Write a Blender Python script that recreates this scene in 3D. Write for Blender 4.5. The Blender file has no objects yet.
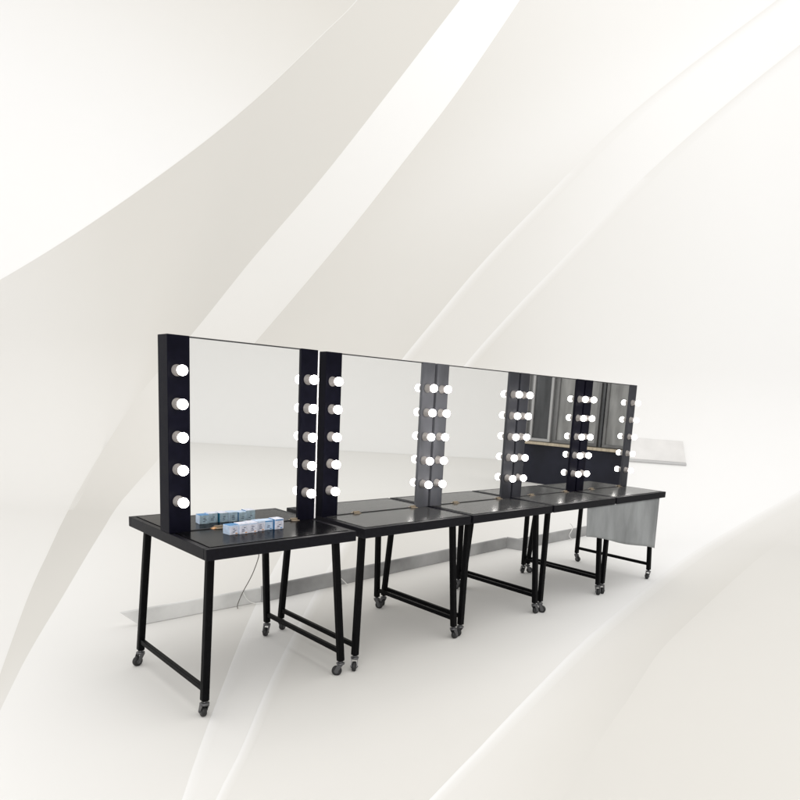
import bpy, bmesh, math, random
from mathutils import Vector, Matrix
random.seed(7)
scene = bpy.context.scene
COL = scene.collection

# ------------------------------------------------------------------ helpers
def lin(v):
    v /= 255.0
    return v / 12.92 if v <= 0.04045 else ((v + 0.055) / 1.055) ** 2.4

def mat(name, color, rough=0.5, spec=0.5, metal=0.0, noise=None, bump=None, emis=None):
    """principled material; noise = (scale, amount, stretch) varies the colour, bump = (scale, strength)"""
    m = bpy.data.materials.new(name)
    m.use_nodes = True
    nt = m.node_tree
    b = nt.nodes['Principled BSDF']
    b.inputs['Base Color'].default_value = (*color, 1)
    b.inputs['Roughness'].default_value = rough
    b.inputs['Specular IOR Level'].default_value = spec
    b.inputs['Metallic'].default_value = metal
    if emis:
        b.inputs['Emission Color'].default_value = (*emis[0], 1)
        b.inputs['Emission Strength'].default_value = emis[1]
    if noise or bump:
        tc = nt.nodes.new('ShaderNodeTexCoord')
    if noise:
        mp = nt.nodes.new('ShaderNodeMapping')
        mp.inputs['Scale'].default_value = noise[2]
        nt.links.new(tc.outputs['Object'], mp.inputs['Vector'])
        n = nt.nodes.new('ShaderNodeTexNoise')
        n.inputs['Scale'].default_value = noise[0]
        n.inputs['Detail'].default_value = 5
        nt.links.new(mp.outputs['Vector'], n.inputs['Vector'])
        r = nt.nodes.new('ShaderNodeMapRange')
        r.inputs['From Min'].default_value = 0.3
        r.inputs['From Max'].default_value = 0.7
        r.inputs['To Min'].default_value = 1 - noise[1]
        r.inputs['To Max'].default_value = 1 + noise[1]
        nt.links.new(n.outputs['Fac'], r.inputs['Value'])
        mx = nt.nodes.new('ShaderNodeVectorMath')
        mx.operation = 'SCALE'
        mx.inputs[0].default_value = color
        nt.links.new(r.outputs['Result'], mx.inputs['Scale'])
        nt.links.new(mx.outputs['Vector'], b.inputs['Base Color'])
        r2 = nt.nodes.new('ShaderNodeMapRange')
        r2.inputs['To Min'].default_value = max(0.02, rough - 0.08)
        r2.inputs['To Max'].default_value = min(1, rough + 0.08)
        nt.links.new(n.outputs['Fac'], r2.inputs['Value'])
        nt.links.new(r2.outputs['Result'], b.inputs['Roughness'])
    if bump:
        n2 = nt.nodes.new('ShaderNodeTexNoise')
        n2.inputs['Scale'].default_value = bump[0]
        n2.inputs['Detail'].default_value = 4
        nt.links.new(tc.outputs['Object'], n2.inputs['Vector'])
        bp = nt.nodes.new('ShaderNodeBump')
        bp.inputs['Strength'].default_value = bump[1]
        bp.inputs['Distance'].default_value = 0.002
        nt.links.new(n2.outputs['Fac'], bp.inputs['Height'])
        nt.links.new(bp.outputs['Normal'], b.inputs['Normal'])
    return m

def box(bm, lo, hi, mi=0):
    x0, y0, z0 = lo
    x1, y1, z1 = hi
    v = [bm.verts.new(p) for p in ((x0, y0, z0), (x1, y0, z0), (x1, y1, z0), (x0, y1, z0),
                                   (x0, y0, z1), (x1, y0, z1), (x1, y1, z1), (x0, y1, z1))]
    for f in ((3, 2, 1, 0), (4, 5, 6, 7), (0, 1, 5, 4), (1, 2, 6, 5), (2, 3, 7, 6), (3, 0, 4, 7)):
        bm.faces.new([v[i] for i in f]).material_index = mi

def bar(bm, p, q, w, d, up=(0, 0, 1), mi=0):
    """square section bar from p to q"""
    p, q = Vector(p), Vector(q)
    a = (q - p).normalized()
    s = a.cross(Vector(up)).normalized()
    t = s.cross(a)
    vs = []
    for c in (p, q):
        for i, j in ((-1, -1), (1, -1), (1, 1), (-1, 1)):
            vs.append(bm.verts.new(c + s * (i * w / 2) + t * (j * d / 2)))
    for f in ((3, 2, 1, 0), (4, 5, 6, 7), (0, 1, 5, 4), (1, 2, 6, 5), (2, 3, 7, 6), (3, 0, 4, 7)):
        bm.faces.new([vs[i] for i in f]).material_index = mi

def lathe(bm, prof, axis_o, axis_d, seg=20, mi=0):
    """profile [(radius, distance along axis)]"""
    o, d = Vector(axis_o), Vector(axis_d).normalized()
    e = Vector((0, 0, 1)) if abs(d.z) < 0.9 else Vector((1, 0, 0))
    u = d.cross(e).normalized()
    v = d.cross(u)
    rings = []
    for r, h in prof:
        if r < 1e-6:
            rings.append([bm.verts.new(o + d * h)])
        else:
            rings.append([bm.verts.new(o + d * h + (u * math.cos(k * 2 * math.pi / seg) + v * math.sin(k * 2 * math.pi / seg)) * r)
                          for k in range(seg)])
    for a, b in zip(rings, rings[1:]):
        for k in range(seg):
            k2 = (k + 1) % seg
            if len(a) == 1 and len(b) > 1:
                f = bm.faces.new((a[0], b[k2], b[k]))
            elif len(b) == 1 and len(a) > 1:
                f = bm.faces.new((a[k], a[k2], b[0]))
            elif len(a) > 1:
                f = bm.faces.new((a[k], a[k2], b[k2], b[k]))
            else:
                continue
            f.material_index = mi
            f.smooth = True
    for ring, rev in ((rings[0], False), (rings[-1], True)):
        if len(ring) > 2:
            f = bm.faces.new(ring if not rev else list(reversed(ring)))
            f.material_index = mi

def tube(bm, pts, r, seg=8, mi=0, closed_ends=True):
    pts = [Vector(p) for p in pts]
    rings = []
    for i, p in enumerate(pts):
        d = (pts[min(i + 1, len(pts) - 1)] - pts[max(i - 1, 0)]).normalized()
        e = Vector((0, 0, 1)) if abs(d.z) < 0.9 else Vector((1, 0, 0))
        u = d.cross(e).normalized()
        v = d.cross(u)
        rings.append([bm.verts.new(p + (u * math.cos(k * 2 * math.pi / seg) + v * math.sin(k * 2 * math.pi / seg)) * r) for k in range(seg)])
    for a, b in zip(rings, rings[1:]):
        for k in range(seg):
            f = bm.faces.new((a[k], a[(k + 1) % seg], b[(k + 1) % seg], b[k]))
            f.smooth = True
            f.material_index = mi
    bm.faces.new(list(reversed(rings[0])))
    bm.faces.new(rings[-1])

def catmull(pts, n):
    """resample control tuples with a Catmull-Rom spline, n points"""
    P = [tuple(2 * a - b for a, b in zip(pts[0], pts[1]))] + list(pts) + [tuple(2 * a - b for a, b in zip(pts[-1], pts[-2]))]
    out = []
    m = len(pts) - 1
    for i in range(n):
        t = i / (n - 1) * m
        k = min(int(t), m - 1)
        f = t - k
        p0, p1, p2, p3 = P[k:k + 4]
        out.append(tuple(0.5 * (2 * b + (c - a) * f + (2 * a - 5 * b + 4 * c - d) * f * f + (3 * b - a - 3 * c + d) * f ** 3)
                         for a, b, c, d in zip(p0, p1, p2, p3)))
    return out

def obj(name, bm, mats, parent=None, bevel=0.0, loc=(0, 0, 0), seg=2):
    bmesh.ops.recalc_face_normals(bm, faces=bm.faces[:])
    me = bpy.data.meshes.new(name)
    bm.to_mesh(me)
    bm.free()
    for m in (mats if isinstance(mats, (list, tuple)) else [mats]):
        me.materials.append(m)
    o = bpy.data.objects.new(name, me)
    COL.objects.link(o)
    o.location = loc
    if parent:
        o.parent = parent
    if bevel:
        b = o.modifiers.new('bevel', 'BEVEL')
        b.width = bevel
        b.segments = seg
        b.limit_method = 'ANGLE'
        b.angle_limit = math.radians(40)
        b.harden_normals = True
    return o

def tag(o, label, cat, group=None):
    o['label'] = label
    o['category'] = cat
    if group:
        o['group'] = group
    return o

def empty(name, loc, label, cat, group=None):
    o = bpy.data.objects.new(name, None)
    COL.objects.link(o)
    o.location = loc
    o.empty_display_size = 0.1
    return tag(o, label, cat, group)

def kids(o):
    return [c for c in bpy.data.objects if c.parent == o]

def copy_tree(o, parent=None):
    c = o.copy()
    COL.objects.link(c)
    if parent:
        c.parent = parent
    for ch in kids(o):
        copy_tree(ch, c)
    return c

# ------------------------------------------------------------------ backdrop
# A printed paper sweep: floor, a cove of radius RC and an upright wall DB away from the
# viewpoint's foot. Positions on it are (s, l): metres sideways, metres along the sheet.
FOOT = Vector((-1.195, -2.821, 0))
YAW = 0.7682
SIDE = Vector((math.cos(YAW), -math.sin(YAW), 0))
AWAY = Vector((math.sin(YAW), math.cos(YAW), 0))
DB, RC = 9.0, 2.0

def on_sheet(s, l, lift=0.0):
    lf = DB - RC
    if l <= lf:
        b, z, nb, nz = l, 0.0, 0.0, 1.0
    elif l <= lf + RC * math.pi / 2:
        a = (l - lf) / RC
        b, z, nb, nz = lf + RC * math.sin(a), RC - RC * math.cos(a), -math.sin(a), math.cos(a)
    else:
        b, z, nb, nz = DB, RC + (l - lf - RC * math.pi / 2), -1.0, 0.0
    return FOOT + SIDE * s + AWAY * (b + nb * lift) + Vector((0, 0, z + nz * lift))

# edges of the pale swooshes printed on the sheet, as (s, l) control points in metres
CURVES = {
    'A': [(-0.237, 15.79), (-0.319, 15.609), (-0.4, 15.424), (-0.483, 15.24), (-0.572, 15.062), (-0.664, 14.903), (-0.757, 14.757), (-0.855, 14.617), (-0.957, 14.483), (-1.061, 14.356), (-1.154, 14.254), (-1.249, 14.161), (-1.348, 14.07), (-1.452, 13.974), (-1.58, 13.851), (-1.737, 13.7), (-1.904, 13.54), (-2.077, 13.379), (-2.248, 13.224), (-2.412, 13.083), (-2.575, 12.946), (-2.742, 12.811), (-2.918, 12.672), (-3.124, 12.515), (-3.367, 12.335), (-3.621, 12.151), (-3.877, 11.969), (-4.122, 11.799), (-4.323, 11.662), (-4.52, 11.53), (-4.713, 11.403), (-4.901, 11.282), (-5.072, 11.174), (-5.222, 11.081), (-5.368, 10.993), (-5.517, 10.904), (-5.676, 10.811), (-5.876, 10.696), (-6.086, 10.578), (-6.305, 10.458), (-6.531, 10.336), (-6.779, 10.205), (-7.053, 10.064), (-7.329, 9.92), (-7.6, 9.774), (-7.859, 9.626), (-8.6, 8.3), (-8.4, 6.2), (-7.4, 4.2), (-6.0, 2.6), (-4.8, 1.3)],
    'e1': [(1.317, 15.861), (1.104, 15.58), (0.888, 15.296), (0.682, 15.026), (0.505, 14.796), (0.327, 14.568), (0.124, 14.303), (-0.116, 13.99), (-0.371, 13.656), (-0.671, 13.268), (-1.018, 12.818), (-1.375, 12.366), (-1.704, 11.969), (-2.027, 11.594), (-2.339, 11.227), (-2.596, 10.908), (-2.84, 10.599), (-3.094, 10.286), (-3.374, 9.962), (-3.637, 9.631), (-3.834, 9.306), (-3.959, 8.999), (-4.04, 8.678), (-4.082, 8.353), (-4.078, 7.999), (-4.018, 7.624), (-3.947, 7.372), (-3.87, 7.166), (-3.753, 6.893), (-3.635, 6.624), (-3.529, 6.385), (-3.417, 6.13), (-3.255, 5.77), (-3.095, 5.414), (-2.939, 5.067), (-2.783, 4.715), (-2.631, 4.378), (-2.434, 3.953), (-2.184, 3.43), (-1.983, 3.013), (-1.86, 2.761), (-1.773, 2.584), (-1.694, 2.426), (-1.609, 2.255), (-1.528, 2.095), (-1.457, 1.954)],
    'e2': [(1.794, 15.882), (1.633, 15.579), (1.468, 15.273), (1.3, 14.989), (1.133, 14.73), (0.948, 14.45), (0.669, 14.02), (0.363, 13.557), (0.095, 13.176), (-0.139, 12.864), (-0.379, 12.55), (-0.645, 12.199), (-0.918, 11.842), (-1.181, 11.509), (-1.433, 11.198), (-1.691, 10.884), (-1.967, 10.551), (-2.249, 10.214), (-2.512, 9.89), (-2.747, 9.572), (-2.958, 9.244), (-3.138, 8.898), (-3.281, 8.533), (-3.374, 8.204), (-3.428, 7.897), (-3.434, 7.581), (-3.408, 7.377), (-3.355, 7.147), (-3.246, 6.818), (-3.133, 6.502), (-3.029, 6.211), (-2.938, 5.95), (-2.848, 5.694), (-2.679, 5.214), (-2.428, 4.512), (-2.229, 3.955), (-2.096, 3.577), (-1.986, 3.27), (-1.898, 3.033), (-1.825, 2.848), (-1.758, 2.68), (-1.691, 2.514), (-1.627, 2.361), (-1.564, 2.217), (-1.502, 2.079), (-1.445, 1.955)],
    'l1': [(5.733, 15.958), (5.416, 15.698), (5.095, 15.435), (4.784, 15.176), (4.489, 14.925), (4.191, 14.672), (3.873, 14.414), (3.541, 14.152), (3.223, 13.896), (2.954, 13.674), (2.697, 13.455), (2.468, 13.249), (2.274, 13.064), (2.081, 12.871), (1.853, 12.63), (1.608, 12.361), (1.361, 12.087), (1.11, 11.813), (0.859, 11.534), (0.62, 11.251), (0.392, 10.962), (0.168, 10.669), (-0.05, 10.385), (-0.265, 10.1), (-0.472, 9.8), (-0.669, 9.467), (-0.848, 9.114), (-0.997, 8.77), (-1.113, 8.427), (-1.209, 8.032), (-1.278, 7.436), (-1.208, 6.245), (-1.128, 5.29), (-1.072, 4.663), (-1.024, 4.163), (-0.973, 3.708), (-0.924, 3.307), (-0.88, 2.973), (-0.841, 2.677), (-0.806, 2.428), (-0.781, 2.255), (-0.765, 2.151), (-0.75, 2.06), (-0.735, 1.96), (-0.72, 1.86), (-0.706, 1.768)],
    'l2': [(6.486, 15.784), (6.09, 15.465), (5.689, 15.143), (5.3, 14.824), (4.921, 14.508), (4.557, 14.2), (4.27, 13.955), (4.021, 13.741), (3.774, 13.523), (3.518, 13.293), (3.262, 13.056), (2.993, 12.796), (2.707, 12.508), (2.424, 12.212), (2.168, 11.931), (1.925, 11.652), (1.686, 11.377), (1.455, 11.117), (1.227, 10.858), (1.008, 10.598), (0.797, 10.342), (0.59, 10.076), (0.375, 9.774), (0.161, 9.445), (-0.043, 9.106), (-0.23, 8.765), (-0.401, 8.393), (-0.546, 7.959), (-0.656, 7.362), (-0.68, 6.343), (-0.685, 5.805), (-0.688, 5.42), (-0.688, 4.982), (-0.684, 4.399), (-0.679, 3.901), (-0.674, 3.526), (-0.67, 3.225), (-0.664, 2.963), (-0.653, 2.706), (-0.64, 2.48), (-0.633, 2.308), (-0.633, 2.184), (-0.632, 2.074), (-0.629, 1.968), (-0.623, 1.867), (-0.617, 1.775)],
    'E1': [(8.92, 10.909), (8.433, 10.643), (7.933, 10.372), (7.451, 10.102), (7.022, 9.846), (6.679, 9.627), (6.344, 9.405), (6.014, 9.185), (5.717, 8.991), (5.459, 8.819), (5.207, 8.649), (4.955, 8.479), (4.724, 8.324), (4.507, 8.177), (4.286, 8.023), (4.048, 7.842), (3.736, 7.58), (3.377, 7.223), (2.926, 6.622), (2.531, 6.055), (2.206, 5.57), (1.927, 5.144), (1.69, 4.774), (1.493, 4.466), (1.325, 4.2), (1.178, 3.965), (1.052, 3.759), (0.959, 3.603), (0.882, 3.471), (0.812, 3.349), (0.745, 3.231), (0.675, 3.108), (0.608, 2.99), (0.545, 2.879), (0.487, 2.776), (0.433, 2.68), (0.383, 2.59), (0.335, 2.502), (0.281, 2.406), (0.221, 2.302), (0.165, 2.202), (0.114, 2.111), (0.069, 2.03), (0.03, 1.955), (-0.007, 1.885), (-0.042, 1.819)],
    'E2': [(9.007, 10.525), (8.601, 10.301), (8.18, 10.073), (7.748, 9.842), (7.319, 9.609), (6.953, 9.396), (6.637, 9.202), (6.328, 9.002), (6.022, 8.799), (5.718, 8.592), (5.469, 8.416), (5.224, 8.235), (4.979, 8.043), (4.728, 7.833), (4.471, 7.603), (4.205, 7.338), (3.877, 6.947), (3.512, 6.467), (3.185, 6.032), (2.879, 5.617), (2.604, 5.241), (2.362, 4.905), (2.152, 4.612), (1.979, 4.37), (1.833, 4.169), (1.703, 3.986), (1.583, 3.815), (1.473, 3.649), (1.37, 3.484), (1.277, 3.325), (1.191, 3.177), (1.113, 3.042), (1.042, 2.922), (0.977, 2.816), (0.917, 2.717), (0.861, 2.623), (0.807, 2.532), (0.749, 2.434), (0.695, 2.34), (0.644, 2.251), (0.597, 2.169), (0.555, 2.096), (0.519, 2.03), (0.484, 1.968), (0.452, 1.91), (0.422, 1.855)],
}
TONES = {
    'A_l': [222.0, 222.4, 222.9, 223.3, 223.8, 224.2, 224.6, 224.9, 225.4, 226.0, 226.7, 227.5, 228.4, 229.5, 230.7, 232.4, 234.2, 236.1, 238.0, 239.8, 241.6, 243.5, 245.2, 246.9, 248.7, 250.4, 251.8, 253.0, 253.7, 254.3, 254.6, 254.9, 255.1, 255.1, 255.1, 255.0, 255.0, 255.0, 255.0, 255.0, 255.0, 255.0, 255.0, 255.0, 255.0, 255.0, 250, 250, 250, 250, 250],
    'A_r': [226.0, 226.0, 226.0, 226.0, 226.0, 226.0, 226.0, 226.1, 226.1, 226.0, 225.8, 225.6, 225.4, 225.1, 224.9, 224.6, 224.3, 224.1, 224.0, 224.1, 224.2, 224.5, 224.8, 225.2, 225.7, 226.4, 227.1, 228.0, 229.0, 230.2, 231.4, 232.5, 233.4, 234.2, 234.9, 235.5, 236.0, 236.4, 236.6, 236.8, 236.9, 237.1, 237.3, 237.6, 237.8, 238.0, 240, 240, 240, 240, 240],
    'e1_l': [230.0, 229.6, 229.3, 228.9, 228.6, 228.2, 227.9, 227.5, 227.2, 226.6, 225.9, 225.1, 224.6, 224.3, 224.0, 223.8, 223.6, 224.1, 225.6, 227.6, 229.5, 231.5, 233.3, 234.5, 235.2, 235.8, 236.3, 236.7, 237.0, 237.0, 237.0, 237.0, 237.3, 237.7, 238.1, 238.5, 238.8, 239.2, 239.6, 239.9, 240.0, 240.0, 240.0, 240.0, 240.0, 240.0],
    'e1_r': [255.0, 255.1, 255.3, 254.9, 254.0, 252.7, 251.5, 250.2, 248.7, 246.7, 244.0, 241.5, 239.9, 238.8, 238.0, 237.8, 237.7, 236.8, 234.5, 231.6, 229.5, 228.4, 227.5, 226.5, 225.3, 224.3, 223.7, 223.4, 223.0, 222.7, 222.3, 222.0, 221.8, 221.8, 222.1, 222.7, 223.5, 224.6, 226.0, 227.5, 228.7, 229.9, 230.9, 231.5, 231.7, 232.0],
    'e2_l': [255.0, 255.0, 255.0, 255.1, 255.3, 255.0, 253.4, 251.1, 249.2, 247.6, 246.0, 244.0, 241.9, 240.3, 239.0, 238.0, 237.2, 236.5, 235.5, 234.3, 233.0, 231.5, 229.8, 228.4, 227.1, 226.0, 225.5, 225.2, 224.8, 224.3, 224.0, 223.9, 223.9, 224.2, 225.0, 226.0, 227.1, 228.4, 229.6, 230.9, 232.0, 232.6, 232.9, 233.1, 233.1, 233.0],
    'e2_r': [240.0, 239.2, 238.4, 237.6, 236.9, 236.0, 234.4, 232.7, 231.5, 230.7, 230.0, 229.2, 228.4, 227.6, 226.7, 226.0, 225.7, 225.8, 226.2, 226.9, 228.0, 229.7, 231.9, 234.0, 236.3, 238.0, 238.5, 238.8, 239.2, 239.6, 240.0, 240.4, 240.8, 241.3, 241.7, 242.0, 242.1, 242.0, 242.0, 242.0, 242.0, 242.0, 242.0, 242.0, 242.0, 242.0],
    'l1_l': [251.0, 251.0, 251.0, 251.0, 251.0, 251.0, 251.1, 251.3, 251.0, 250.1, 248.9, 247.4, 245.5, 243.5, 241.0, 238.2, 235.8, 234.0, 232.6, 231.5, 230.7, 230.1, 229.6, 229.2, 229.0, 228.9, 228.9, 229.1, 229.5, 230.0, 230.3, 230.7, 231.1, 231.5, 231.8, 232.2, 232.6, 233.0, 233.4, 233.8, 234.0, 234.0, 234.0, 234.0, 234.0, 234.0],
    'l1_r': [252.0, 252.0, 252.0, 252.0, 252.1, 252.0, 251.9, 251.7, 250.9, 249.7, 248.1, 246.3, 244.4, 242.4, 240.4, 238.5, 236.8, 235.5, 234.4, 233.7, 233.3, 233.1, 232.6, 232.2, 232.0, 232.1, 232.6, 233.6, 235.3, 236.9, 237.9, 238.6, 239.1, 239.6, 240.0, 239.9, 239.5, 239.0, 238.6, 238.2, 238.0, 238.0, 238.0, 238.0, 238.0, 238.0],
    'l2_l': [252.0, 252.0, 252.0, 252.0, 252.0, 252.0, 252.1, 252.1, 252.0, 251.5, 250.7, 249.4, 247.5, 245.5, 243.6, 241.6, 239.8, 238.1, 236.6, 235.7, 235.3, 235.1, 234.7, 234.2, 234.0, 233.7, 233.7, 234.6, 236.3, 237.9, 238.5, 238.8, 239.1, 239.2, 239.1, 238.8, 238.4, 238.0, 237.6, 237.3, 236.9, 236.5, 236.1, 235.9, 236.0, 236.0],
    'l2_r': [250.0, 250.0, 250.0, 250.0, 250.1, 250.1, 249.9, 249.6, 248.9, 247.6, 246.0, 244.2, 242.3, 240.4, 239.0, 238.0, 236.8, 235.3, 233.8, 232.4, 231.1, 230.1, 229.5, 229.2, 229.0, 228.9, 229.0, 229.0, 228.9, 229.0, 229.3, 229.7, 230.1, 230.5, 230.8, 231.2, 231.6, 232.0, 232.4, 232.8, 233.0, 233.1, 233.0, 233.0, 233.0, 233.0],
    'E1_l': [251.0, 251.0, 251.0, 251.0, 251.0, 251.0, 251.0, 251.0, 251.0, 251.0, 251.0, 251.0, 251.0, 251.0, 251.1, 251.0, 250.9, 250.8, 250.5, 249.8, 248.6, 247.2, 245.7, 244.3, 243.0, 241.7, 240.3, 239.2, 238.1, 237.0, 236.0, 235.1, 234.3, 233.5, 232.8, 232.2, 231.7, 231.2, 230.8, 230.5, 230.3, 230.1, 229.8, 229.5, 229.3, 229.0],
    'E1_r': [240.0, 239.7, 239.5, 239.2, 238.9, 238.6, 238.3, 238.1, 238.0, 238.0, 238.1, 238.0, 237.8, 237.5, 237.2, 237.0, 236.9, 237.0, 237.0, 237.0, 236.7, 236.4, 236.1, 236.0, 236.0, 236.1, 236.0, 235.8, 235.5, 235.2, 235.0, 234.9, 235.0, 235.0, 235.0, 234.7, 234.4, 234.1, 233.9, 234.0, 234.0, 234.0, 233.9, 233.6, 233.3, 233.0],
    'E2_l': [238.0, 237.8, 237.6, 237.4, 237.1, 236.9, 236.7, 236.6, 236.3, 236.0, 235.7, 235.3, 234.9, 234.3, 233.6, 232.8, 231.9, 230.9, 230.0, 229.0, 228.0, 227.1, 226.3, 225.8, 225.4, 225.2, 225.1, 225.0, 224.9, 224.9, 224.9, 224.9, 225.1, 225.3, 225.5, 225.8, 226.0, 226.2, 226.4, 226.7, 226.9, 227.1, 227.3, 227.6, 227.8, 228.0],
    'E2_r': [237.0, 236.8, 236.6, 236.4, 236.1, 235.9, 235.7, 235.5, 235.2, 235.0, 234.8, 234.6, 234.4, 234.2, 233.8, 233.4, 232.9, 232.5, 232.0, 231.5, 231.1, 230.6, 230.2, 229.9, 229.6, 229.4, 229.2, 229.0, 228.8, 228.6, 228.3, 228.1, 227.9, 227.7, 227.4, 227.2, 227.0, 226.8, 226.5, 226.3, 226.1, 226.0, 225.9, 225.9, 226.0, 226.0],
}
PAPER = 1.0      # paper white scale
def ink(tone):
    """printed tone (0-255) -> (albedo, warmth)"""
    tone = tone - 0.22 * max(0, 241 - tone)
    return (min(0.93, lin(tone) * 0.905 * PAPER), max(0.0, min(1.0, (250 - tone) / 25.0)) * 0.74)

pm = bpy.data.materials.new('printed_paper')
pm.use_nodes = True
nt = pm.node_tree
bs = nt.nodes['Principled BSDF']
bs.inputs['Roughness'].default_value = 0.95
bs.inputs['Specular IOR Level'].default_value = 0.0
uvn = nt.nodes.new('ShaderNodeUVMap'); uvn.uv_map = 'ink'
sep = nt.nodes.new('ShaderNodeSeparateXYZ')
nt.links.new(uvn.outputs['UV'], sep.inputs['Vector'])
def mathn(op, a, b):
    n = nt.nodes.new('ShaderNodeMath'); n.operation = op
    for i, v in enumerate((a, b)):
        if isinstance(v, (int, float)): n.inputs[i].default_value = v
        else: nt.links.new(v, n.inputs[i])
    return n.outputs[0]
comb = nt.nodes.new('ShaderNodeCombineColor')
X, Y = sep.outputs['X'], sep.outputs['Y']
nt.links.new(X, comb.inputs['Red'])
nt.links.new(mathn('MULTIPLY', X, mathn('SUBTRACT', 1.0, mathn('MULTIPLY', Y, 0.03))), comb.inputs['Green'])
nt.links.new(mathn('MULTIPLY', X, mathn('SUBTRACT', 1.0, mathn('MULTIPLY', Y, 0.095))), comb.inputs['Blue'])
nt.links.new(comb.outputs['Color'], bs.inputs['Base Color'])

bm = bmesh.new()
uvl = bm.loops.layers.uv.new('ink')
def grid(rows):
    """rows of (s, l, tone, lift)"""
    vr = [[(bm.verts.new(on_sheet(s, l, lift)), ink(t)) for s, l, t, lift in row] for row in rows]
    for a, b in zip(vr, vr[1:]):
        for k in range(len(a) - 1):
            q = (a[k], a[k + 1], b[k + 1], b[k])
            f = bm.faces.new([v for v, _ in q])
            f.smooth = True
            for lp, (_, u) in zip(f.loops, q):
                lp[uvl].uv = u
LV = [-14, -11, -9, -6, -3, 0, 2, 4, 6, 7] + [7 + i * math.pi / 100 for i in range(1, 101)] + [11, 12.5, 14, 15.5, 17]
grid([[(s, l, 236, 0.0) for l in LV] for s in [-16 + 2 * i for i in range(19)]])

N, M = 480, 56
R = {k: catmull([(s, l, t1, t2) for (s, l), t1, t2 in
                 zip(v, TONES.get(k + '_l', [240] * len(v)), TONES.get(k + '_r', [240] * len(v)))], N)
     for k, v in CURVES.items()}
def strip(left, right, lift):
    rows = []
    for i in range(N):
        (s0, l0, _, t0), (s1, l1, t1, _) = left[i], right[i]
        rows.append([(s0 + (s1 - s0) * j / M, l0 + (l1 - l0) * j / M, t0 + (t1 - t0) * j / M, lift) for j in range(M + 1)])
    grid(rows)
far_left = [(s - 5.0, l + 3.2, t, t) for s, l, t, _ in R['A']]
strip(far_left, R['A'], 0.0008)
strip(R['A'], R['e1'], 0.0012)
strip(R['e1'], R['e2'], 0.0017)
strip(R['e2'], R['l1'], 0.0022)
strip(R['l1'], R['l2'], 0.0026)
strip(R['l2'], R['E1'], 0.0030)
strip(R['E1'], R['E2'], 0.0035)
strip(R['E2'], [(s + 2.5, l - 3.0, 235, 235) for s, l, _, _ in R['E2']], 0.0040)
def ribbon(key, tones, wl, wr, lift):
    """thin printed highlight along one edge; tones per (start, end) and width in radians of view"""
    c = R[key]
    rows = []
    for i, (s, l, tl, tr) in enumerate(c):
        f = i / (N - 1)
        w = max(1.5, l if l < 8 else 8)
        t = tones(f, l)
        rows.append([(s - wl * w, l, tl, lift), (s - wl * w * 0.2, l, t, lift + 0.0005), (s + wr * w * 0.12, l, t, lift + 0.0005), (s + wr * w * 0.45, l, t + (tr - t) * 0.6, lift + 0.0005), (s + wr * w, l, tr, lift)])
    grid(rows)
ribbon('l1', lambda f, l: 241 if l > 12.5 else 243, 0.0007, 0.018, 0.0028)
ribbon('l2', lambda f, l: 241 if l > 12.5 else 244, 0.0007, 0.018, 0.0033)
ribbon('E1', lambda f, l: 246, 0.0010, 0.024, 0.0037)
ribbon('A', lambda f, l: 240, 0.001, 0.0018, 0.0015)
# the sheet also runs up in a cove on the right-hand side, out of frame; the mirrors look at it
wing = []
for k in range(0, 25):
    a = k / 24 * math.pi / 2
    wing.append((13.0 + 3.0 * math.sin(a), 3.0 - 3.0 * math.cos(a) + 0.002))
wing += [(16.0, 4.0), (16.0, 5.5), (16.0, 7.0)]
wr = [[(bm.verts.new(FOOT + SIDE * s + AWAY * b + Vector((0, 0, z))), ink(243)) for b in (-14, -11, -8, -5, -2, 1, 4, 6.9)] for s, z in wing]
for a, b in zip(wr, wr[1:]):
    for k in range(len(a) - 1):
        q = (a[k], a[k + 1], b[k + 1], b[k])
        f = bm.faces.new([v for v, _ in q])
        f.smooth = True
        for lp, (_, u) in zip(f.loops, q):
            lp[uvl].uv = u
bmesh.ops.recalc_face_normals(bm, faces=bm.faces[:])
me = bpy.data.meshes.new('backdrop')
bm.to_mesh(me); bm.free()
me.materials.append(pm)
bd = bpy.data.objects.new('backdrop', me)
COL.objects.link(bd)
bd['kind'] = 'structure'

# ------------------------------------------------------------------ materials
def globe_emission(m):
    """the lower half of each bulb, next to its socket, gives off less light than the dome"""
    nt = m.node_tree
    tc = nt.nodes.new('ShaderNodeTexCoord')
    sp = nt.nodes.new('ShaderNodeSeparateXYZ')
    nt.links.new(tc.outputs['Object'], sp.inputs['Vector'])
    r = nt.nodes.new('ShaderNodeMapRange')
    r.interpolation_type = 'SMOOTHSTEP'
    r.inputs['From Min'].default_value = -0.0612 - 0.033
    r.inputs['From Max'].default_value = -0.0612 - 0.056
    r.inputs['To Min'].default_value = 0.35
    r.inputs['To Max'].default_value = 20.0
    nt.links.new(sp.outputs['Y'], r.inputs['Value'])
    nt.links.new(r.outputs['Result'], nt.nodes['Principled BSDF'].inputs['Emission Strength'])

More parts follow.
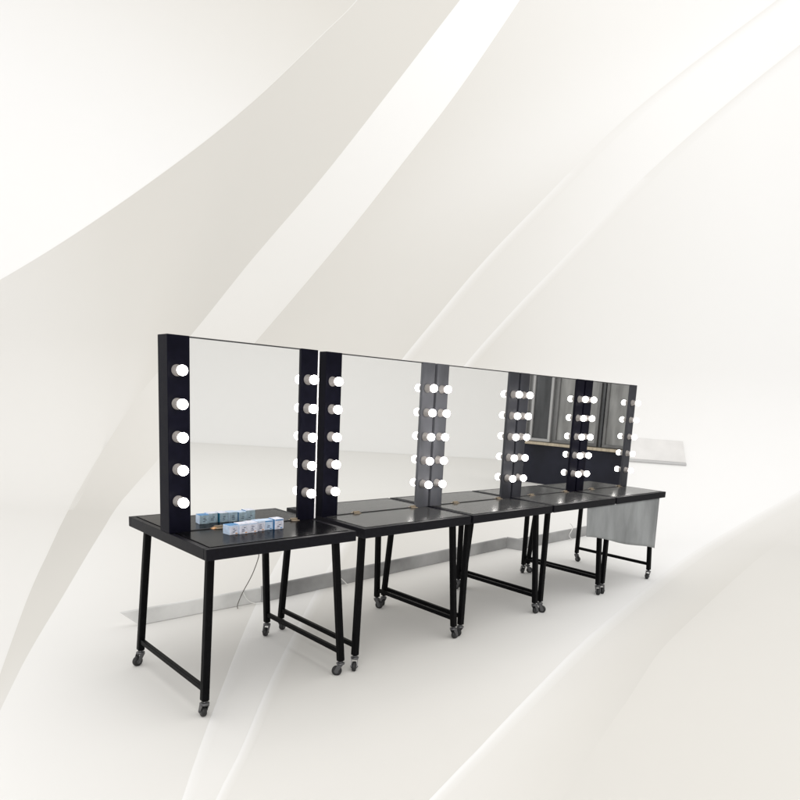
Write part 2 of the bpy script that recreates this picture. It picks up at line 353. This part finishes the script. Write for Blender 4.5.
black_frame = mat('black_powder_coat', (0.0055, 0.0055, 0.008), 0.42, 0.10, noise=(60, 0.25, (1, 1, 1)), bump=(500, 0.12))
black_leg = mat('black_steel_tube', (0.003, 0.003, 0.0035), 0.40, 0.05, noise=(40, 0.25, (1, 1, 1)), bump=(400, 0.1))
top_dark = mat('black_wood_grain_top', (0.004, 0.004, 0.0048), 0.19, 0.042, noise=(9, 0.45, (1, 14, 1)), bump=(120, 0.1))
top_sheen = mat('sheen_grey_gloss_top', (0.036, 0.036, 0.036), 0.17, 0.16, noise=(9, 0.35, (1, 14, 1)), bump=(120, 0.1))  # black top lifted to grey, washed-out sheen put into the base colour
top_sheen_far = mat('sheen_pale_gloss_top', (0.05, 0.05, 0.05), 0.17, 0.17, noise=(9, 0.35, (1, 14, 1)), bump=(120, 0.1))  # paler still for the two far tops, same sheen in the colour
post_black = mat('post_black', (0.004, 0.004, 0.0085), 0.42, 0.045, noise=(30, 0.2, (1, 1, 1)), bump=(500, 0.08))
post_haze = mat('post_haze_grey', (0.072, 0.074, 0.084), 0.45, 0.3, noise=(14, 0.22, (1, 1, .3)), bump=(400, 0.1))  # haze over the farther posts, put into the colour as grey
post_haze_slate = mat('post_haze_slate', (0.021, 0.022, 0.028), 0.45, 0.3, noise=(14, 0.25, (1, 1, .3)), bump=(400, 0.1))  # same painted haze, weaker, as a darker grey
mirror_m = mat('silvered_glass', (0.93, 0.935, 0.93), 0.012, 0.5, 1.0)
mirror_edge = mat('mirror_edge', (0.03, 0.03, 0.032), 0.35, 0.4)
ceramic = mat('white_ceramic', (0.23, 0.215, 0.205), 0.4, 0.3, noise=(80, 0.1, (1, 1, 1)))
globe_m = mat('lit_opal_glass', (0.9, 0.9, 0.88), 0.25, 0.4, emis=((1.0, 0.965, 0.93), 20.0))
globe_emission(globe_m)
brass = mat('clip_metal', (0.34, 0.28, 0.21), 0.4, 0.5, 0.6)
rubber = mat('caster_rubber', (0.012, 0.012, 0.013), 0.5, 0.4)
steel = mat('caster_steel', (0.10, 0.10, 0.105), 0.32, 0.5, 0.6)
skirt_pale = mat('pale_grey_skirting', (0.66, 0.66, 0.65), 0.5, 0.3, noise=(3.2, 0.2, (1, 1, 1)), bump=(60, 0.15))
skirt_grey = mat('grey_skirting', (0.34, 0.34, 0.34), 0.5, 0.3, noise=(2.2, 0.45, (1, 1, 1)), bump=(60, 0.15))
cloth_m = mat('grey_cloth', (0.26, 0.27, 0.275), 0.9, 0.1, noise=(3, 0.25, (2, 1, .8)), bump=(900, 0.3))
wire_dark = mat('dark_cable', (0.12, 0.11, 0.10), 0.5, 0.3)
wire_white = mat('white_cable', (0.78, 0.78, 0.76), 0.45, 0.3)
ledge_m = mat('pale_wall_ledge', (0.72, 0.71, 0.70), 0.6, 0.2, noise=(4, 0.06, (1, 1, 1)))
ledge_dark = mat('ledge_dark_strip', (0.50, 0.50, 0.50), 0.6, 0.2)  # darker grey strip along the ledge's lower edge

# ------------------------------------------------------------------ vanity tables
D, H, ZT = 0.8271, 0.75, 1.5997
PITCH = 0.7984
PW, PF, PB = 0.0985, -0.0612, 0.0362
F, B, A = -D / 2, D / 2, 0.048
BULB_Z = [0.8924 + i * (1.4531 - 0.8924) / 4 for i in range(5)]

def make_table(W):
    t = empty('vanity_table', (0, 0, 0), '', 'table', 'vanity tables in a row')
    # apron: four rails, the end rails butt between the long rails; posts drop flush into the ends
    bm = bmesh.new()
    rw = 0.026
    box(bm, (0, F, H - A), (W, F + rw, H))
    box(bm, (0, B - rw, H - A), (W, B, H))
    box(bm, (0, F + rw, H - A), (rw, B - rw, H))
    box(bm, (W - rw, F + rw, H - A), (W, B - rw, H))
    obj('apron', bm, black_frame, t, 0.0022)
    bm = bmesh.new()
    g = 0.004
    box(bm, (rw + g, F + rw + g, H - 0.022), (W - rw - g, B - rw - g, H + 0.002))
    box(bm, (rw, F + rw, H - 0.032), (W - rw, B - rw, H - 0.024))
    obj('tabletop', bm, top_dark, t, 0.002)
    # legs, splayed towards the ends, each with a swivel caster
    for sx in (0, 1):
        for sy in (0, 1):
            top = (0.058 if not sx else W - 0.058, F + 0.088 if not sy else B - 0.088, H - A - 0.001)
            ft = (0.0156 if not sx else W - 0.0156, F + 0.0598 if not sy else B - 0.0598, 0.0)
            k = (0.078) / (H - A)
            end = tuple(f + (a - f) * k for a, f in zip(top, ft))
            bm = bmesh.new()
            bar(bm, end, top, 0.032, 0.032, (0, 1, 0))
            leg = obj('leg', bm, black_leg, t, 0.006, seg=3)
            bm = bmesh.new()
            lathe(bm, [(0.009, 0.058), (0.009, 0.079)], (0, 0, 0), (0, 0, 1), 12)
            lathe(bm, [(0.019, 0.0605), (0.021, 0.064), (0.021, 0.068), (0.014, 0.072)], (0, 0, 0), (0, 0, 1), 18)
            for s in (-1, 1):
                y0, y1 = sorted((s * 0.0135, s * 0.0165))
                pr = [(-0.014, 0.061), (0.014, 0.061), (0.028, 0.026), (0.024, 0.018), (0.016, 0.018), (0.006, 0.032)]
                a = [bm.verts.new((x, y0, z)) for x, z in pr]
                b = [bm.verts.new((x, y1, z)) for x, z in pr]
                bm.faces.new(a); bm.faces.new(list(reversed(b)))
                for i in range(len(pr)):
                    j = (i + 1) % len(pr)
                    bm.faces.new((a[i], b[i], b[j], a[j]))
            lathe(bm, [(0.004, -0.02), (0.004, 0.02)], (0.018, 0, 0.0255), (0, 1, 0), 10)
            fk = obj('caster_fork', bm, steel, leg, loc=(ft[0] + (top[0] - ft[0]) * k, ft[1] + (top[1] - ft[1]) * k, 0))
            bm = bmesh.new()
            lathe(bm, [(0.010, -0.0115), (0.020, -0.0105), (0.0235, -0.009), (0.0252, -0.005), (0.0255, 0), (0.0252, 0.005),
                       (0.0235, 0.009), (0.020, 0.0105), (0.010, 0.0115)], (0.018, 0, 0.0257), (0, 1, 0), 28)
            lathe(bm, [(0.0115, -0.0125), (0.0115, 0.0125)], (0.018, 0, 0.0257), (0, 1, 0), 16, 1)
            wh = obj('caster_wheel', bm, [rubber, steel], leg, loc=fk.location)
    zs = 0.128
    for sx in (0, 1):
        k = zs / (H - A)
        x = 0.0156 + (0.058 - 0.0156) * k
        y = 0.0598 + (0.088 - 0.0598) * k + 0.016
        x = x if not sx else W - x
        bm = bmesh.new()
        bar(bm, (x, F + y, zs), (x, B - y, zs), 0.020, 0.024)
        obj('stretcher', bm, black_leg, t, 0.003)
    # double-sided mirror between two light posts
    bm = bmesh.new()
    my = -0.0125
    MF, MB_ = PF + 0.010, PB - 0.010
    box(bm, (PW - 0.002, MF, H + 0.006), (W - PW + 0.002, MB_, ZT - 0.007))
    obj('mirror', bm, mirror_m, t)
    bm = bmesh.new()
    box(bm, (PW, MF - 0.003, ZT - 0.0068), (W - PW, MB_ + 0.003, ZT - 0.001))
    obj('top_trim', bm, mirror_edge, t)
    bm = bmesh.new()
    box(bm, (PW, MF - 0.003, H + 0.0025), (W - PW, MB_ + 0.003, H + 0.0058))
    obj('bottom_trim', bm, mirror_edge, t)
    for x in (0.235, W - 0.115):
        bm = bmesh.new()
        box(bm, (x - 0.020, MF - 0.022, H + 0.0022), (x + 0.020, MF - 0.0035, H + 0.005))
        box(bm, (x - 0.020, MF - 0.0065, H + 0.005), (x + 0.020, MF - 0.0032, H + 0.014))
        obj('mirror_clip', bm, brass, t, 0.001)
    for x0 in (0.0, W - PW):
        bm = bmesh.new()
        box(bm, (x0, PF, H + 0.0003), (x0 + PW, PB, ZT))
        post = obj('light_post', bm, post_black, t, 0.0025)
        for z in BULB_Z:
            xc = x0 + PW / 2 - 0.008
            bm = bmesh.new()
            lathe(bm, [(0.025, 0.0), (0.025, 0.004), (0.0205, 0.007), (0.0205, 0.024), (0.0185, 0.028), (0.0185, 0.032), (0.013, 0.035)],
                  (xc, PF, z), (0, -1, 0), 22)
            obj('lamp_socket', bm, ceramic, post)
            bm = bmesh.new()
            prof = [(0.0125, 0.031)]
            for k in range(0, 13):
                a = math.radians(150 - k * 150 / 12)
                prof.append((0.0222 * math.sin(a) if k < 12 else 0.0, 0.0530 - 0.0222 * -math.cos(a)))
            lathe(bm, prof, (xc, PF, z), (0, -1, 0), 22)
            obj('light_bulb', bm, globe_m, post)
    return t

t1 = make_table(0.7597)
t1.location = (-0.0323, -0.0152, 0)
t2 = make_table(0.779)        # the other four are a touch wider
tables = [t1, t2] + [copy_tree(t2) for _ in range(3)]
labels = ['black vanity table with small blue and white cartons on its top, nearest of the row',
          'black vanity table right beside the one with the cartons, tall blank mirror',
          'black vanity table in the middle of the row of five, grey left light post',
          'black vanity table just before the one with the grey cloth, mirror showing dark window',
          'black vanity table at the far right end with grey cloth hanging under its edge']
def remat(o, m):
    o.material_slots[0].link = 'OBJECT'
    o.material_slots[0].material = m
POSTS = [(post_black, post_black), (post_black, post_haze), (post_haze, post_haze_slate), (post_haze_slate, post_black), (post_black, post_haze_slate)]
TOPS = [top_dark, top_sheen, top_sheen, top_sheen_far, top_sheen_far]
rnd = random.Random(3)
for i, t in enumerate(tables):
    if i:
        t.location = (i * PITCH - 0.0095, 0, 0)
    t['label'] = labels[i]
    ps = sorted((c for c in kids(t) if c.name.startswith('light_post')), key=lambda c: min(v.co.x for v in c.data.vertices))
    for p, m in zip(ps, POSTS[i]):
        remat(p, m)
    for c in kids(t):
        if c.name.startswith('tabletop'):
            remat(c, TOPS[i])
        if c.name.startswith('leg'):
            a = rnd.uniform(0, 2 * math.pi)
            for w in kids(c):
                w.rotation_euler.z = a
ps = sorted((c for c in kids(tables[2]) if c.name.startswith('light_post')), key=lambda c: min(v.co.x for v in c.data.vertices))
ps[0]['label'] = 'light post greyed by painted haze'
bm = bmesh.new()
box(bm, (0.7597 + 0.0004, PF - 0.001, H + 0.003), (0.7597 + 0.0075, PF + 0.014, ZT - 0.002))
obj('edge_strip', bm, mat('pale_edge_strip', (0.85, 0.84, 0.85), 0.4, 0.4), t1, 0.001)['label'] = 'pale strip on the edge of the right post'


# ------------------------------------------------------------------ cartons and sachet on the nearest table
c_white = mat('carton_white', (0.60, 0.61, 0.69), 0.45, 0.3, noise=(70, 0.2, (1, 1, 1)))
c_pale = mat('carton_pale_blue', (0.46, 0.56, 0.70), 0.45, 0.3, noise=(45, 0.15, (1, 1, 1)))
c_blue = mat('carton_blue', (0.05, 0.20, 0.42), 0.45, 0.3, noise=(45, 0.2, (1, 1, 1)))
c_teal = mat('carton_teal', (0.02, 0.16, 0.27), 0.45, 0.3, noise=(45, 0.2, (1, 1, 1)))
c_back = mat('carton_back', (0.40, 0.52, 0.60), 0.45, 0.3, noise=(50, 0.3, (1, 1, 1)))
c_ink = mat('carton_ink', (0.05, 0.06, 0.12), 0.5, 0.3)
c_orange = mat('carton_orange', (0.55, 0.26, 0.08), 0.5, 0.3)

def carton(x, y, rz, sx, sy, sz, front, side, top, ink_kind, label):
    e = empty('skincare_carton', (x, y, H + 0.0021), label, 'box', 'skincare cartons on the table')
    e.rotation_euler.z = rz
    bm = bmesh.new()
    box(bm, (-sx / 2, -sy / 2, 0), (sx / 2, sy / 2, sz))
    bm.normal_update()
    for f in bm.faces:
        n = f.normal
        f.material_index = 2 if n.z > 0.5 else (0 if n.y < -0.5 else (3 if n.y > 0.5 else 1))
    # tuck flap line on the top
    obj('carton_body', bm, [front, side, top, c_back], e, 0.0012)
    bm = bmesh.new()
    box(bm, (-sx / 2 + 0.001, -sy / 2 + 0.0015, sz), (sx / 2 - 0.001, sy / 2 - 0.008, sz + 0.0006))
    obj('top_flap', bm, top, e)
    bm = bmesh.new()
    r = random.Random(int(x * 1000))
    yf = -sy / 2
    for k in range(ink_kind):
        z = sz * (0.25 + 0.16 * k)
        w = sx * r.uniform(0.18, 0.34)
        cx = sx * r.uniform(-0.1, 0.1)
        box(bm, (cx - w / 2, yf - 0.0004, z), (cx + w / 2, yf + 0.0004, z + sz * 0.07), 0)
        box(bm, (cx - w / 2, sy / 2 - 0.0004, z), (cx + w / 2, sy / 2 + 0.0004, z + sz * 0.07), 0)
    box(bm, (sx * 0.12, yf - 0.0004, sz * 0.08), (sx * 0.34, yf + 0.0004, sz * 0.17), 1)
    box(bm, (-sx / 2 + 0.003, yf - 0.0003, sz * 0.84), (sx / 2 - 0.003, yf + 0.0003, sz * 0.95), 2)
    obj('printed_marks', bm, [c_ink, c_orange if ink_kind > 2 else c_blue, c_pale if side is not c_blue else c_blue], e)
    return e

bx, by = -0.0323, -0.0152
carton(0.192, -0.205, 0.10, 0.048, 0.052, 0.042, c_white, c_pale, c_blue, 3, 'leftmost skincare carton with a blue lid on the near table')
carton(0.238, -0.212, 0.05, 0.046, 0.050, 0.046, c_white, c_pale, c_white, 3, 'pale lilac carton second from the left of the row')
carton(0.287, -0.205, -0.04, 0.046, 0.058, 0.046, c_white, c_teal, c_white, 3, 'white carton third from left, with a deep teal side panel')
carton(0.334, -0.194, 0.02, 0.045, 0.050, 0.047, c_white, c_pale, c_pale, 3, 'white carton fourth from left in the row, pale blue top')
carton(0.380, -0.188, -0.03, 0.045, 0.050, 0.045, c_pale, c_blue, c_pale, 2, 'pale blue carton fifth from left in the row, next to the gap')
carton(0.428, -0.196, 0.06, 0.050, 0.052, 0.049, c_white, c_blue, c_white, 2, 'white carton with a blue side, at the right end of the row')

bm = bmesh.new()
rows = []
for i in range(9):
    u = i / 8
    w = 0.009 if i not in (0, 8) else 0.0095
    h = 0.0008 + 0.006 * math.sin(math.pi * u) ** 0.7
    rows.append([bm.verts.new((u * 0.055, w * math.cos(a), max(0.0, h * math.sin(a)) + 0.0003)) for a in [math.pi * k / 8 for k in range(9)]])
for a, b in zip(rows, rows[1:]):
    for k in range(8):
        bm.faces.new((a[k], a[k + 1], b[k + 1], b[k])).smooth = True
    bm.faces.new((a[0], b[0], b[8], a[8]))
bm.faces.new(rows[0]); bm.faces.new(list(reversed(rows[-1])))
sa = obj('sample_sachet', bm, mat('orange_foil', (0.50, 0.27, 0.12), 0.4, 0.5, noise=(60, .3, (1, 1, 1))), loc=(0.165, -0.075, H + 0.0021))
sa.rotation_euler.z = 0.35
tag(sa, 'tiny orange sachet lying at the mirror foot behind the leftmost carton', 'sachet')

# ------------------------------------------------------------------ skirting boards behind the tables
def board(x0, y0, x1, y1, h, th, m, label, slant=0.0):
    p, q = Vector((x0, y0, 0)), Vector((x1, y1, 0))
    d = (q - p).normalized()
    n = Vector((-d.y, d.x, 0))
    L = (q - p).length
    bm = bmesh.new()
    prof = [(0, 0.0045), (0, h - 0.006), (0.004, h), (th, h), (th, 0.0045)]
    a = [bm.verts.new(p + n * o + Vector((0, 0, z)) + d * (slant * (1 - z / h))) for o, z in prof]
    b = [bm.verts.new(q + n * o + Vector((0, 0, z))) for o, z in prof]
    bm.faces.new(a); bm.faces.new(list(reversed(b)))
    for i in range(5):
        j = (i + 1) % 5
        bm.faces.new((a[i], b[i], b[j], a[j]))
    o = obj('skirting_board', bm, m, None, 0.001)
    return tag(o, label, 'skirting', 'skirting boards behind the tables')
board(0.085, 0.885, 0.985, 0.885, 0.10, 0.018, skirt_pale, 'pale grey skirting board with slanted end, behind the nearest table', 0.11)
board(0.988, 0.868, 3.775, 1.035, 0.112, 0.018, skirt_grey, 'long darker grey skirting board running behind the second and third tables')
board(3.79, 1.05, 3.835, 0.885, 0.112, 0.018, skirt_grey, 'short grey skirting piece turning the corner behind the fourth table')
board(3.842, 0.93, 5.30, 0.965, 0.112, 0.018, skirt_grey, 'grey skirting board behind the far end table')

# ------------------------------------------------------------------ cables
def cable(name, pts, r, m, label, group=None):
    bm = bmesh.new()
    tube(bm, catmull(pts, 6 * len(pts)), r, 8)
    return tag(obj(name, bm, m), label, 'cable', group)
cable('power_cable', [(0.66, 0.34, 0.700), (0.675, 0.36, 0.60), (0.70, 0.42, 0.48), (0.74, 0.50, 0.43 - .02), (0.791, 0.66, 0.265), (0.81, 0.80, 0.123), (0.798, 0.845, 0.03), (0.79, 0.83, 0.009)],
      0.0028, wire_dark, 'thin dark cable dropping from under the nearest table to the skirting')
cable('loose_wire', [(0.842, 0.86, 0.106), (0.858, 0.86, 0.072), (0.884, 0.858, 0.036), (0.925, 0.85, 0.014), (0.985, 0.84, 0.009)],
      0.003, wire_white, 'white wire curling on the skirting beside the dark cable')
cable('loose_wire', [(1.575, 0.882, 0.150), (1.597, 0.88, 0.12), (1.632, 0.878, 0.08), (1.668, 0.87, 0.045), (1.70, 0.86, 0.01)],
      0.003, wire_white, 'white wire leaning on the skirting between the first and second tables')
cable('loose_wire', [(4.70, 0.93, 0.185), (4.75, 0.925, 0.14), (4.72, 0.92, 0.10), (4.69, 0.92, 0.055), (4.73, 0.91, 0.01)],
      0.004, wire_white, 'white wire kinked against the skirting behind the far end table')

# ------------------------------------------------------------------ grey cloth under the far table
bm = bmesh.new()
nx, nz = 44, 14
front, back = [], []
for i in range(nx + 1):
    u = i / nx
    x = 2.80 + u * 1.075
    zb = 0.50 - 0.215 * u + 0.006 * math.sin(9 * u)
    fr, bk = [], []
    for j in range(nz + 1):
        v = j / nz
        z = (H - A - 0.0015) + (zb - (H - A)) * v
        y = F + 0.006 - 0.014 * v + 0.008 * v * math.sin(u * 15 + 0.8 * math.sin(5 * u))
        fr.append(bm.verts.new((x, y, z)))
        bk.append(bm.verts.new((x, y + 0.0025, z)))
    front.append(fr); back.append(bk)
for g_, flip in ((front, 0), (back, 1)):
    for i in range(nx):
        for j in range(nz):
            q = (g_[i][j], g_[i + 1][j], g_[i + 1][j + 1], g_[i][j + 1])
            bm.faces.new(q if not flip else q[::-1]).smooth = True
for i in range(nx):
    for j in (0, nz):
        bm.faces.new((front[i][j], front[i + 1][j], back[i + 1][j], back[i][j]))
for j in range(nz):
    for i in (0, nx):
        bm.faces.new((front[i][j], front[i][j + 1], back[i][j + 1], back[i][j]))
cl = obj('cloth', bm, cloth_m)
tag(cl, 'grey cloth hanging below the front edge of the farthest table', 'cloth')

# ------------------------------------------------------------------ pale ledge on the backdrop, right of the last mirror
def wall_box(bm, s0, s1, l0a, l0b, h, depth, mi=0):
    vs = []
    for dep in (0.006, depth):
        for s, l in ((s0, l0a), (s1, l0b), (s1, l0b + h), (s0, l0a + h)):
            vs.append(bm.verts.new(on_sheet(s, l, dep)))
    for f in ((3, 2, 1, 0), (4, 5, 6, 7), (0, 1, 5, 4), (1, 2, 6, 5), (2, 3, 7, 6), (3, 0, 4, 7)):
        bm.faces.new([vs[i] for i in f]).material_index = mi
bm = bmesh.new()
wall_box(bm, 2.0, 3.49, 8.83, 8.79, 0.33, 0.022)
wl = obj('wall_ledge', bm, ledge_m, None, 0.003)
tag(wl, 'pale grey ledge on the backdrop right of the last mirror', 'ledge')
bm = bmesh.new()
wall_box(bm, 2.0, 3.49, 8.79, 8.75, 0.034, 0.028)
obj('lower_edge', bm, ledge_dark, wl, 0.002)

# ------------------------------------------------------------------ window wall facing the far mirrors (seen reflected)
def window_wall():
    XW = 8.6
    e = empty('window_wall', (XW, 0, 0), 'dark panelled wall with grey windows, reflected in the two far mirrors', 'wall')
    Y0, Y1, SZ = -4.86, -1.75, 0.71
    navy = mat('navy_wall_panel', (0.012, 0.013, 0.022), 0.6, 0.2, noise=(2, 0.4, (1, 1, 1)))
    greyw = mat('grey_wall', (0.15, 0.15, 0.15), 0.7, 0.2, noise=(3, .3, (1, 1, .3)))
    paleg = mat('pale_window_frame', (0.36, 0.36, 0.36), 0.5, 0.3)
    sill = mat('wooden_sill', (0.42, 0.36, 0.27), 0.5, 0.3, noise=(6, .25, (1, 8, 1)))
    pane = mat('grey_window_blind', (0.21, 0.21, 0.205), 0.4, 0.4, noise=(2.5, .4, (1, 2.5, .5)))
    dark = mat('dark_pane', (0.045, 0.047, 0.05), 0.25, 0.4, noise=(2.5, .5, (1, 2, .4)))
    bm = bmesh.new(); box(bm, (0, Y0, 0.0045), (0.12, Y1, SZ)); obj('lower_panel', bm, navy, e, 0.004)
    bm = bmesh.new(); box(bm, (0.05, Y0, SZ + 0.05), (0.12, Y1, 2.75)); obj('upper_wall', bm, greyw, e, 0.004)
    bm = bmesh.new(); box(bm, (-0.07, Y0, SZ + 0.001), (0.12, Y1, SZ + 0.049)); obj('sill', bm, sill, e, 0.006)
    for ya, yb, m in ((-4.55, -4.10, dark), (-4.02, -3.15, pane), (-3.05, -2.35, pane), (-2.27, -1.85, dark)):
        bm = bmesh.new()
        z0, z1 = SZ + 0.06, 2.6
        for a in ((ya, z0, yb, z0 + 0.05), (ya, z1 - 0.05, yb, z1), (ya, z0 + 0.05, ya + 0.05, z1 - 0.05), (yb - 0.05, z0 + 0.05, yb, z1 - 0.05)):
            box(bm, (0.0, a[0], a[1]), (0.049, a[2], a[3]))
        w = obj('window_frame', bm, paleg if m is dark else greyw, e, 0.004)
        bm = bmesh.new(); box(bm, (0.025, ya + 0.051, z0 + 0.051), (0.045, yb - 0.051, z1 - 0.051)); obj('pane', bm, m, w)
    bm = bmesh.new(); box(bm, (-0.02, -4.80, SZ + 0.06), (0.049, -4.64, 2.6)); obj('pale_column', bm, paleg, e, 0.004)
    bm = bmesh.new(); box(bm, (-0.02, -3.10, SZ + 0.06), (0.03, -3.06, 2.6)); obj('mullion', bm, dark, e, 0.004)
window_wall()

# ------------------------------------------------------------------ light
w = bpy.data.worlds.new('World')
scene.world = w
w.use_nodes = True
bg = w.node_tree.nodes['Background']
bg.inputs['Color'].default_value = (1.0, 0.988, 0.968, 1)
bg.inputs['Strength'].default_value = 1.055

def area(name, loc, target, size, power, color=(1, 1, 1)):
    l = bpy.data.lights.new(name, 'AREA')
    l.shape = 'SQUARE'
    l.size = size
    l.energy = power
    l.color = color
    o = bpy.data.objects.new(name, l)
    COL.objects.link(o)
    o.location = loc
    o.rotation_euler = (Vector(target) - Vector(loc)).to_track_quat('-Z', 'Y').to_euler()
    return o
area('overhead_fill', (1.0, -3.0, 10.5), (2.6, 0.6, 0), 9.0, 210, (1.0, 0.99, 0.97))  # added overhead fill, unseen, raises the floor brightness
area('front_fill', (-7.0, -8.0, 3.4), (1.5, 0, 0.6), 5.0, 330, (1.0, 0.99, 0.975))  # added front fill, unseen, reaches the floor under the tables

# ------------------------------------------------------------------ camera
cam = bpy.data.cameras.new('Camera')
co = bpy.data.objects.new('Camera', cam)
COL.objects.link(co)
r = Vector((0.72431424, -0.68753228, 0.0516551))
u = Vector((0.07907306, 0.15726143, 0.98438625))
f = Vector((0.68492068, 0.70892045, -0.16827198))
co.matrix_world = Matrix(((r.x, u.x, -f.x, -1.19462764), (r.y, u.y, -f.y, -2.82092876), (r.z, u.z, -f.z, 1.37890315), (0, 0, 0, 1)))
cam.sensor_width = 36
cam.lens = 652.1323 / 800 * 36
cam.shift_x = (400 - 416.122) / 800
cam.shift_y = (512.0907 - 400) / 800
cam.clip_end = 200
scene.camera = co
scene.view_settings.view_transform = 'Standard'
scene.view_settings.look = 'None'
scene.view_settings.exposure = 0
scene.view_settings.gamma = 1
